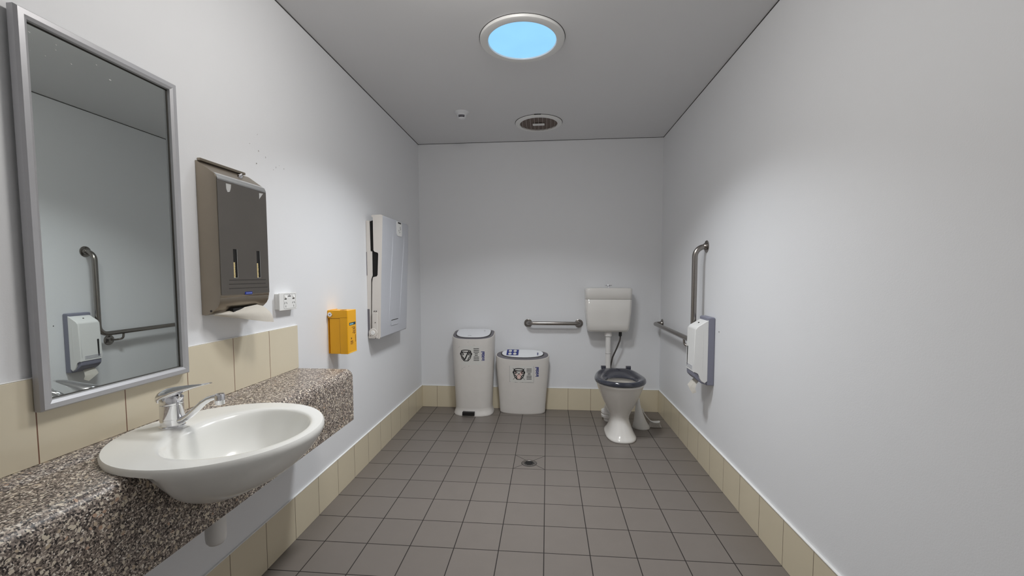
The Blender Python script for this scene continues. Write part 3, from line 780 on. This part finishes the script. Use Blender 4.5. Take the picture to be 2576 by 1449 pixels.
VF = text_mesh('initial', .018, 1, .0004); bm = new(); stamp(bm, VF, lambda u, v: (-.065-v, 1.08+u*1.1, lz2(-.06, 1.08+u*1.1)+.0008)); obj('lid_print', bm, M['blue_ink'], ld, smooth=0)

# ------------------------------------------------------------------ grab rails
def flange(bm, p, n_, r=.037):
    p = Vector(p); n_ = Vector(n_)
    tube(bm, [p, p+n_*.003, p+n_*.006], [r, r, r*.86], 28); tube(bm, [p+n_*.005, p+n_*.014, p+n_*.02], [.024, .021, .0165], 24)
def bolts(bm, p, n_, u, v, r=.028):
    for k in range(3):
        a = 2*PI*k/3+PI/2; c = Vector(p)+(Vector(u)*math.cos(a)+Vector(v)*math.sin(a))*r
        tube(bm, [c+Vector(n_)*.003, c+Vector(n_)*.0085], .0036, 8)
t = thing('short_grab_rail', 'short straight stainless grab rail on the back wall between bins and cistern', 'grab rail', (.067, YB, .79))
zr, yr = .7905, 1.128
bm = new(); tube(bm, fillet([(-.158, YB-.002, zr-.005), (-.158, yr, zr), (.292, yr, zr), (.292, YB-.002, zr-.005)], .045), .0162, 20); obj('rail_tube', bm, M['steel'], t, smooth=60)
for x in (-.158, .292):
    bm = new(); flange(bm, (x, YB, zr-.006), (0, -1, 0)); fl = obj('wall_flange', bm, M['steel'], t, smooth=30)
    bm = new(); bolts(bm, (x, YB, zr-.006), (0, -1, 0), (1, 0, 0), (0, 0, 1)); pieces('bolt', bm, M['engrave'], fl)
t = thing('corner_grab_rail', 'L shaped stainless grab rail on the right wall beside the toilet', 'grab rail', (XR, .15, .795))
rx = XR-.070
bm = new(); tube(bm, fillet([(XR-.002, .153, 1.389), (rx, .153, 1.385), (rx, .153, .797), (rx, 1.135, .797), (XR-.002, 1.135, .797)], .062, 10), .0165, 22); obj('rail_tube', bm, M['steel'], t, smooth=60)
for y, z in ((.153, 1.389), (1.135, .797), (.279, .739)):
    bm = new(); flange(bm, (XR, y, z), (-1, 0, 0), .038); fl = obj('wall_flange', bm, M['steel'], t, smooth=30)
    bm = new(); bolts(bm, (XR, y, z), (-1, 0, 0), (0, 1, 0), (0, 0, 1)); pieces('bolt', bm, M['engrave'], fl)
bm = new(); tube(bm, fillet([(XR-.006, .279, .739), (XR-.04, .30, .739), (rx+.002, .325, .745), (rx, .33, .785)], .02), .0075, 12); obj('support_stem', bm, M['steel'], t, smooth=60)

# ------------------------------------------------------------------ cistern
t = thing('toilet_cistern', 'white plastic toilet cistern on the back wall above the toilet', 'cistern', (.531, YB, .73))
cx = .531
def cring(z, hw, yf, r): return [Vector((x, y, z)) for x, y in rrect(cx-hw, cx+hw, yf, YB-.002, r, 6)]
bm = new(); loft(bm, [cring(.727, .150, 1.075, .03), cring(.729, .163, 1.06, .035), cring(.736, .172, 1.05, .035), cring(.75, .1765, 1.040, .035), cring(.80, .181, 1.035, .034), cring(.90, .190, 1.031, .031), cring(1.006, .1935, 1.0295, .03), cring(1.0075, .1925, 1.031, .03)])
obj('tank', bm, M['cream_plastic'] if False else M['ceramic2'], t, smooth=50)
bm = new(); loft(bm, [cring(1.0075, .190, 1.033, .03), cring(1.0085, .190, 1.033, .03)]); obj('lid_joint', bm, M['gap'], t)
bm = new(); loft(bm, [cring(1.009, .192, 1.031, .03), cring(1.011, .1935, 1.029, .03), cring(1.09, .1945, 1.028, .03), cring(1.099, .192, 1.031, .032), cring(1.104, .184, 1.04, .034), cring(1.105, .17, 1.055, .034)])
ld = obj('lid', bm, M['ceramic2'], t, smooth=50)
bm = new(); lathe(bm, .535, 1.11, [(.02, 1.104), (.02, 1.107), (.012, 1.108), (.011, 1.118), (.026, 1.121), (.033, 1.125), (.032, 1.128), (.02, 1.1295), (.001, 1.13)], 28); obj('flush_button', bm, M['chrome'], t)
bm = new(); px_, py_ = .537, 1.105
tube(bm, fillet([(px_, py_, .728), (px_, py_, .36), (px_+.01, .86, .35)], .05), .0222, 20)
lathe(bm, px_, py_, [(.030, .688), (.031, .692), (.031, .712), (.028, .716), (.028, .728)], 28); lathe(bm, px_, py_, [(.0225, .533), (.0236, .535), (.0236, .543), (.0225, .545)], 28)
fp = obj('flush_pipe', bm, M['pvc'], t, smooth=40)
bm = new(); lathe(bm, px_, py_, [(.0238, .5365), (.0242, .5375), (.0238, .5385)], 28); obj('pipe_joint', bm, M['lid_grey'], fp)
bm = new(); tube(bm, fillet([(.640, 1.11, .712), (.641, 1.11, .66), (.612, 1.115, .58), (.578, 1.12, .50), (.562, 1.125, .42), (.56, 1.14, .34), (.56, 1.196, .30)], .12), .0068, 12); hs = obj('water_hose', bm, M['hose'], t, smooth=60)
bm = new(); lathe(bm, .640, 1.11, [(.009, .685), (.0135, .69), (.0135, .718), (.0125, .73)], 12); obj('hose_nut', bm, M['black'], hs)

# ------------------------------------------------------------------ toilet
t = thing('toilet', 'white floor standing toilet with open charcoal seat in the back right corner', 'toilet', (.562, .62, 0))
def oring(z, cx, hw, yf, yb, n=56, ef=2.1, eb=2.2, k=1.0):
    cy = yf+(yb-yf)*.48
    return [Vector((x, y, z)) for x, y in spoly(cx, cy, hw*k, (cy-yf)*k, (yb-cy)*k, n, ef, eb)]
bm = new()
PR = [(0, .565, .108, .450, .82, 2.6, 3), (.004, .565, .111, .447, .822, 2.6, 3), (.014, .565, .111, .448, .82, 2.6, 3), (.022, .565, .105, .456, .81, 2.5, 3), (.05, .564, .092, .475, .79, 2.4, 2.6),
      (.085, .563, .079, .495, .775, 2.3, 2.4), (.12, .561, .070, .512, .77, 2.2, 2.2), (.145, .56, .0685, .520, .77, 2.1, 2.1), (.17, .56, .074, .518, .775, 2.1, 2.1), (.20, .56, .087, .507, .785, 2.1, 2.1), (.235, .56, .106, .488, .80, 2.1, 2.1),
      (.28, .56, .128, .463, .82, 2.1, 2.2), (.33, .559, .149, .438, .84, 2.1, 2.3), (.375, .558, .165, .417, .855, 2.1, 2.4), (.40, .557, .173, .406, .862, 2.1, 2.5), (.407, .557, .177, .401, .864, 2.1, 2.5), (.418, .557, .178, .400, .865, 2.1, 2.5), (.422, .557, .173, .405, .86, 2.1, 2.5)]
rr = [oring(z, c_, h_, a_, b_, 56, e1, e2) for z, c_, h_, a_, b_, e1, e2 in PR]
for z, c_, h_, a_, b_ in ((.422, .557, .118, .452, .70), (.40, .557, .112, .458, .69), (.385, .557, .125, .45, .70), (.36, .557, .115, .47, .68), (.335, .557, .08, .51, .65), (.322, .557, .045, .54, .62), (.32, .557, .02, .56, .60)):
    rr.append(oring(z, c_, h_, a_, b_, 56, 2, 2))
loft(bm, rr); obj('pan', bm, M['ceramic2'], t, smooth=60)
# outlet and pan collar behind the foot
bm = new(); tube(bm, fillet([(.555, .76, .135), (.535, .95, .135), (.532, .955, 0)], .05), .046, 24)
lathe(bm, .532, .955, [(.050, .030), (.066, .034), (.068, .050), (.060, .056), (.060, .064), (.068, .069), (.066, .086), (.050, .092)], 32)
obj('waste_connector', bm, M['pvc'], t, smooth=40)
# seat
def seat_out(k=1.0, n=72):
    out = []
    for j in range(n):
        a = 2*PI*j/n; c, s = math.cos(a), math.sin(a); e = 2.15 if s > 0 else 2.05
        x = .187*k*math.copysign(abs(c)**(2/e), c); y = ((.268 if s > 0 else .207)*k)*math.copysign(abs(s)**(2/e), s)
        if s > 0:
            x *= 1-.13*(y/.268)**2
        y = min(y, .236*k)
        out.append((.555+x, .598+y))
    return out
def seat_in(k=1.0, n=72):
    return [(.555+.108*k*math.cos(2*PI*j/n), .545+(.118 if math.sin(2*PI*j/n) > 0 else .112)*k*math.sin(2*PI*j/n)) for j in range(n)]
def lift(y): return .020*smooth01((y-.66)/.16)
O, I = seat_out(), seat_in()
rr = []
for f_, z in ((.02, .426), (0, .430), (0, .436), (.03, .446), (.10, .4525), (.25, .4565), (.5, .456), (.75, .451), (.92, .444), (1.0, .436), (.99, .427)):
    ring = []
    for (ox, oy), (ix, iy) in zip(O, I):
        x, y = ox+(ix-ox)*f_, oy+(iy-oy)*f_
        top = 1 if z > .44 else .55
        ring.append(Vector((x, y, z+lift(y)*top*(1-f_*.25))))
    rr.append(ring)
rr.append(rr[0])
bm = new(); loft(bm, rr, False, False); bmesh.ops.remove_doubles(bm, verts=bm.verts, dist=1e-6); st = obj('seat', bm, M['seat'], t, smooth=60)
for x in (.463, .660):
    bm = new(); box(bm, x-.018, x+.018, .815, .858, .445, .483, .005, 2); tube(bm, [(x-.019, .836, .475), (x+.019, .836, .475)], .011, 14)
    tube(bm, [(x, .845, .42), (x, .845, .46)], .012, 14); obj('seat_hinge', bm, M['seat'], t)

# ------------------------------------------------------------------ toilet brush and holder
bm = new(); rr = []
for z, c_, a_, b_ in ((0, .760, .066, .058), (.004, .760, .067, .059), (.02, .757, .061, .055), (.05, .751, .050, .047), (.085, .745, .040, .039), (.12, .740, .031, .031), (.155, .736, .0235, .024), (.185, .733, .0185, .019), (.21, .731, .016, .016), (.235, .730, .014, .014), (.242, .730, .010, .010)):
    rr.append([Vector((c_+a_*math.cos(q), .80+b_*math.sin(q), z)) for q in [2*PI*i/36 for i in range(36)]])
loft(bm, rr); t = thing('toilet_brush_holder', 'pale tapered toilet brush holder on the floor behind the toilet foot', 'brush holder', (.755, .8, 0))
hb = obj('holder_cone', bm, M['white_plastic'], t, smooth=60)
bm = new(); tube(bm, [(.730, .80, .235)]+[(.730+.012*math.sin(2*PI*k/14), .80, .258-.015*math.cos(2*PI*k/14)) for k in range(15)], .0035, 8); obj('hanging_loop', bm, M['white_plastic'], t, smooth=60)
t = thing('toilet_brush', 'white toilet brush with bent handle lying against its holder in the corner', 'brush', (.87, .81, 0))
bm = new(); tube(bm, fillet([(.768, .80, .150), (.778, .805, .122), (.805, .815, .083), (.834, .82, .050), (.852, .82, .042)], .05), [.0038]*2+[.004]*100 if False else .0042, 10); obj('handle', bm, M['white_plastic'], t, smooth=60)
bm = new(); rr = []
for x, z, h_, w_ in ((.832, .050, .003, .004), (.842, .046, .0045, .010), (.856, .042, .006, .017), (.875, .0405, .007, .021), (.893, .042, .007, .021), (.903, .045, .006, .016), (.908, .047, .003, .008)):
    rr.append([Vector((x, .815+w_*math.cos(q), z+h_*math.sin(q))) for q in [2*PI*i/20 for i in range(20)]])
loft(bm, rr); obj('brush_back', bm, M['white_plastic'], t, smooth=60)
bm = new()
for i in range(11):
    for j in range(4):
        x = .838+.064*i/10; y = .800+.030*j/3; s_ = (i/10-.5)
        tube(bm, [(x, y, .040), (x+s_*.012, y-.003, .022), (x+s_*.030-.003, y-.006, .003+.004*abs(s_))], [.0026, .003, .0034], 6)
obj('bristles', bm, M['bristle'], t)['kind'] = 'stuff'

# ------------------------------------------------------------------ toilet paper dispenser
t = thing('toilet_paper_dispenser', 'white and slate grey toilet paper dispenser on the right wall under the grab rail', 'dispenser', (XR, .055, .555))
n0, n1 = -.016, .126
bm = new(); prism(bm, [(XR, .556), (XR, .955), (.992, .962), (.965, .962), (.958, .956), (.955, .57), (.958, .556)], 'y', n0, n1+.006, .006, 3); obj('back_plate', bm, M['grey_plastic'], t)
bm = new(); prism(bm, [(.958, .558), (.93, .566), (.905, .583), (.888, .600), (.883, .612), (.8825, .66), (.958, .66)], 'y', n0+.005, n1-.003, .006, 3); obj('lower_tray', bm, M['grey_plastic'], t)
wp2 = [(.960, .943), (.898, .906), (.884, .888), (.8795, .665), (.8795, .636), (.960, .636)]
bm = new(); prism(bm, wp2, 'y', n0+.004, n1, .006, 3)
cheek = [(.960, .945), (.897, .907), (.883, .889), (.8785, .665), (.8805, .634), (.908, .630), (.912, .602), (.925, .580), (.945, .569), (.960, .583)]
prism(bm, cheek, 'y', n0-.001, n0+.012, .004, 3)
cv = obj('cover', bm, M['white_plastic'], t, smooth=40)
def tf(z): return .8795+(z-.665)*(.004/.22)
bm = new(); box(bm, tf(.7)-.0012, tf(.7)+.003, .098, .109, .655, .775, .001, 1); obj('level_window', bm, M['black'], cv)
for z in (.652, .642, .632):
    pass
bm = new()
for z in (.664, .6555, .647): box(bm, .8782, .884, .012, .117, z, z+.0028, .0008, 1)
pieces('cover_groove', bm, M['grey_plastic'], cv)
bm = new(); box(bm, .8797, .884, .068, .095, .637, .6432, .0006, 1); obj('maker_badge', bm, M['blue_badge'], cv)
bm = new(); lathe(bm, .925, .055, [(.001, 0)], 3) if False else None
box(bm, .923, .931, .052, .058, .922, .9285, .001, 1); obj('key_slot', bm, M['engrave'], cv)
bm = new(); rr = []
for k in range(9):
    f_ = k/8; z = .64+.235*f_; s_ = max(.05, math.sin(PI*f_)**.5)
    rr.append([Vector((.928+dx*s_, n0-dy, z)) for dx, dy in ((-.007, -.001), (-.002, .0016), (.002, .0016), (.007, -.001))])
loft(bm, rr); obj('side_rib', bm, M['white_plastic'], cv, smooth=60)
bm = new(); ptop = [(.925, .035, .574), (.925, .085, .574)]
R = [[Vector((.93, .03, .575)), Vector((.925, .06, .575)), Vector((.92, .10, .575))], [Vector((.915, .03, .555)), Vector((.905, .06, .553)), Vector((.90, .10, .556))], [Vector((.905, .025, .525)), Vector((.893, .06, .525)), Vector((.882, .095, .535))], [Vector((.912, .022, .505)), Vector((.895, .04, .490)), Vector((.886, .07, .515))]]
loft(bm, R, False, False, False); bmesh.ops.solidify(bm, geom=bm.faces, thickness=.0008)
tag(obj('toilet_paper', bm, M['paper'], smooth=60, loc=(.91, .06, .57)), 'torn white toilet paper end hanging below the grey dispenser', 'paper')

# ------------------------------------------------------------------ ceiling fixtures
t = t_sky = thing('skylight', 'round sky blue glowing skylight diffuser in the ceiling', 'skylight', (-.116, -.408, H))
sx, sy = -.116, -.408
bm = new(); lathe(bm, sx, sy, [(.211, H), (.211, H-.006), (.208, H-.012), (.200, H-.0145), (.178, H-.0155), (.171, H-.014), (.168, H-.008), (.168, H)], 72, cap0=False, cap1=False); obj('trim_ring', bm, M['white_plastic'], t, smooth=40)
bm = new(); lathe(bm, sx, sy, [(.2135, H), (.2135, H-.0012), (.20, H-.0012)], 72, cap0=False, cap1=False); obj('dark_gap', bm, M['gap'], t)
bm = new(); lathe(bm, sx, sy, [(.1685, H-.008), (.12, H-.0095), (.06, H-.0105), (.001, H-.011)], 72, cap0=False); df = obj('diffuser', bm, emis('blue_sky_diffuser', (.30, .64, 1.0, 1), 1.12, .16), t, smooth=60)

t = thing('exhaust_vent', 'round white ceiling exhaust vent with dark louvred centre near the back wall', 'vent', (-.058, .76, H))
vx, vy = -.058, .765
bm = new(); lathe(bm, vx, vy, [(.180, H), (.180, H-.006), (.176, H-.010), (.150, H-.014), (.145, H-.012), (.145, H-.001)], 64, cap0=False, cap1=False); obj('trim_ring', bm, M['white_plastic'], t, smooth=40)
bm = new(); lathe(bm, vx, vy, [(.183, H), (.183, H-.002), (.175, H-.002)], 64, cap0=False, cap1=False); obj('dark_gap', bm, M['gap'], t)
bm = new(); lathe(bm, vx, vy, [(.1455, H-.002), (.001, H-.003)], 64, cap0=False); obj('duct_opening', bm, mat('dusty_dark_grille', srgb(122, 110, 103), .9, noise=.3, nscale=60), t)
for k in range(-4, 5):
    x = vx+k*.031; hw = math.sqrt(max(0, .144**2-(x-vx)**2))
    bm = new(); box(bm, x-.0012, x+.0012, vy-hw, vy+hw, H-.011, H-.003); obj('louvre', bm, mat('dusty_white', srgb(190, 180, 174), .6, noise=.05) if k == -4 else bpy.data.materials['dusty_white'], t, smooth=0)
bm = new(); box(bm, vx-.045, vx+.045, vy-.018, vy+.018, H-.0155, H-.010, .002, 2); obj('centre_clip', bm, M['white_plastic'], t)
bm = new(); box(bm, vx-.03, vx+.02, vy-.186, vy-.179, H-.004, H-.0005); obj('clip_notch', bm, M['void'], t, smooth=0)

t = thing('motion_sensor', 'small white dome motion sensor on the ceiling left of the vent', 'sensor', (-.607, .5, H))
bm = new(); lathe(bm, -.607, .50, [(.052, H), (.052, H-.004), (.044, H-.009), (.033, H-.016), (.031, H-.03), (.026, H-.042), (.014, H-.049), (.001, H-.051)], 40); obj('sensor_base', bm, M['ceiling'] if False else M['lid_white'], t, smooth=40)
bm = new(); rr = []
for k in range(-5, 6):
    a = -PI/2+.12+k*.16; rr.append([Vector((-.607+.0315*math.cos(a), .50+.0315*math.sin(a), H-.021)), Vector((-.607+.0318*math.cos(a), .50+.0318*math.sin(a), H-.027)), Vector((-.607+.028*math.cos(a), .50+.028*math.sin(a), H-.040))])
loft(bm, rr, False, False, False); bmesh.ops.solidify(bm, geom=bm.faces, thickness=-.001); obj('lens', bm, M['sensor_lens'], t, smooth=60)

ld_ = bpy.data.lights.new('skylight_lamp', 'AREA'); ld_.shape = 'DISK'; ld_.size = .30; ld_.energy = 17; ld_.color = (.94, .97, 1.0); ld_.spread = math.radians(121)
lo_ = bpy.data.objects.new('skylight_lamp', ld_); C.objects.link(lo_); lo_.location = (0, 0, -.0165); lo_.parent = t_sky
LX, LY = -.22, -1.27
t = thing('ceiling_light', 'round opal dome ceiling light between the skylight and the entrance end', 'ceiling light', (LX, LY, H))
bm = new(); lathe(bm, LX, LY, [(.17, H), (.17, H-.018), (.165, H-.02), (.155, H-.02)], 48, cap0=False, cap1=False); obj('light_base', bm, M['white_plastic'], t)
bm = new(); lathe(bm, LX, LY, [(.155, H-.018), (.160, H-.035), (.158, H-.06), (.145, H-.085), (.11, H-.105), (.06, H-.117), (.001, H-.12)], 40, cap0=False); obj('opal_dome', bm, emis('opal_glow', (1.0, .97, .93, 1), 37, 0), t)

# ------------------------------------------------------------------ floor drain
t = thing('floor_drain', 'small round chrome floor drain in the grey floor tiles', 'drain', (-.102, .085, 0))
dx, dy = -.102, .083
bm = new(); lathe(bm, dx, dy, [(.048, .0), (.048, .001), (.045, .0022), (.0345, .0022), (.032, .0006)], 40, cap0=False, cap1=False); obj('drain_ring', bm, M['steel'], t, smooth=30)
bm = new(); lathe(bm, dx, dy, [(.0505, .0003), (.0475, .0006)], 40, cap0=False, cap1=False); obj('drain_joint', bm, M['void'], t)
bm = new(); lathe(bm, dx, dy, [(.034, .0008), (.001, .0008)], 40, cap0=False); obj('drain_hole', bm, M['void'], t)
bm = new()
for k in range(12):
    a = 2*PI*k/12; p = Vector((dx+.034*math.cos(a), dy+.034*math.sin(a), .0016)); q = Vector((dx+.025*math.cos(a), dy+.025*math.sin(a), .0016)); tube(bm, [p, q], .0012, 6)
pieces('grate_tooth', bm, M['steel'], t)

# ------------------------------------------------------------------ camera and colour
cam = bpy.data.cameras.new('camera'); co = bpy.data.objects.new('camera', cam); C.objects.link(co)
cam.sensor_fit = 'HORIZONTAL'; cam.sensor_width = 36; cam.lens = 1065.638/2576*36
cam.shift_x = (1288-1283.05)/2576; cam.shift_y = (755.9-724.5)/2576; cam.clip_start = .02
yaw, pitch, roll = -.08797, .05958, -.00262
fw = Vector((math.sin(yaw)*math.cos(pitch), math.cos(yaw)*math.cos(pitch), -math.sin(pitch)))
r0 = Vector((math.cos(yaw), -math.sin(yaw), 0)); u0 = r0.cross(fw)
rt = r0*math.cos(roll)+u0*math.sin(roll); up = u0*math.cos(roll)-r0*math.sin(roll)
mt = Matrix((rt, up, -fw)).transposed().to_4x4(); mt.translation = (.01232, -2.59028, 1.21408)
co.matrix_world = mt
bpy.context.scene.camera = co
w = bpy.data.worlds.new('world'); bpy.context.scene.world = w; w.use_nodes = True
w.node_tree.nodes['Background'].inputs[0].default_value = (.5, .5, .5, 1); w.node_tree.nodes['Background'].inputs[1].default_value = .2
sc = bpy.context.scene
sc.view_settings.view_transform = 'Standard'; sc.view_settings.look = 'None'
sc.view_settings.exposure = 0; sc.view_settings.gamma = 1
sc.cycles.max_bounces = 10; sc.cycles.diffuse_bounces = 7; sc.cycles.sample_clamp_indirect = 4
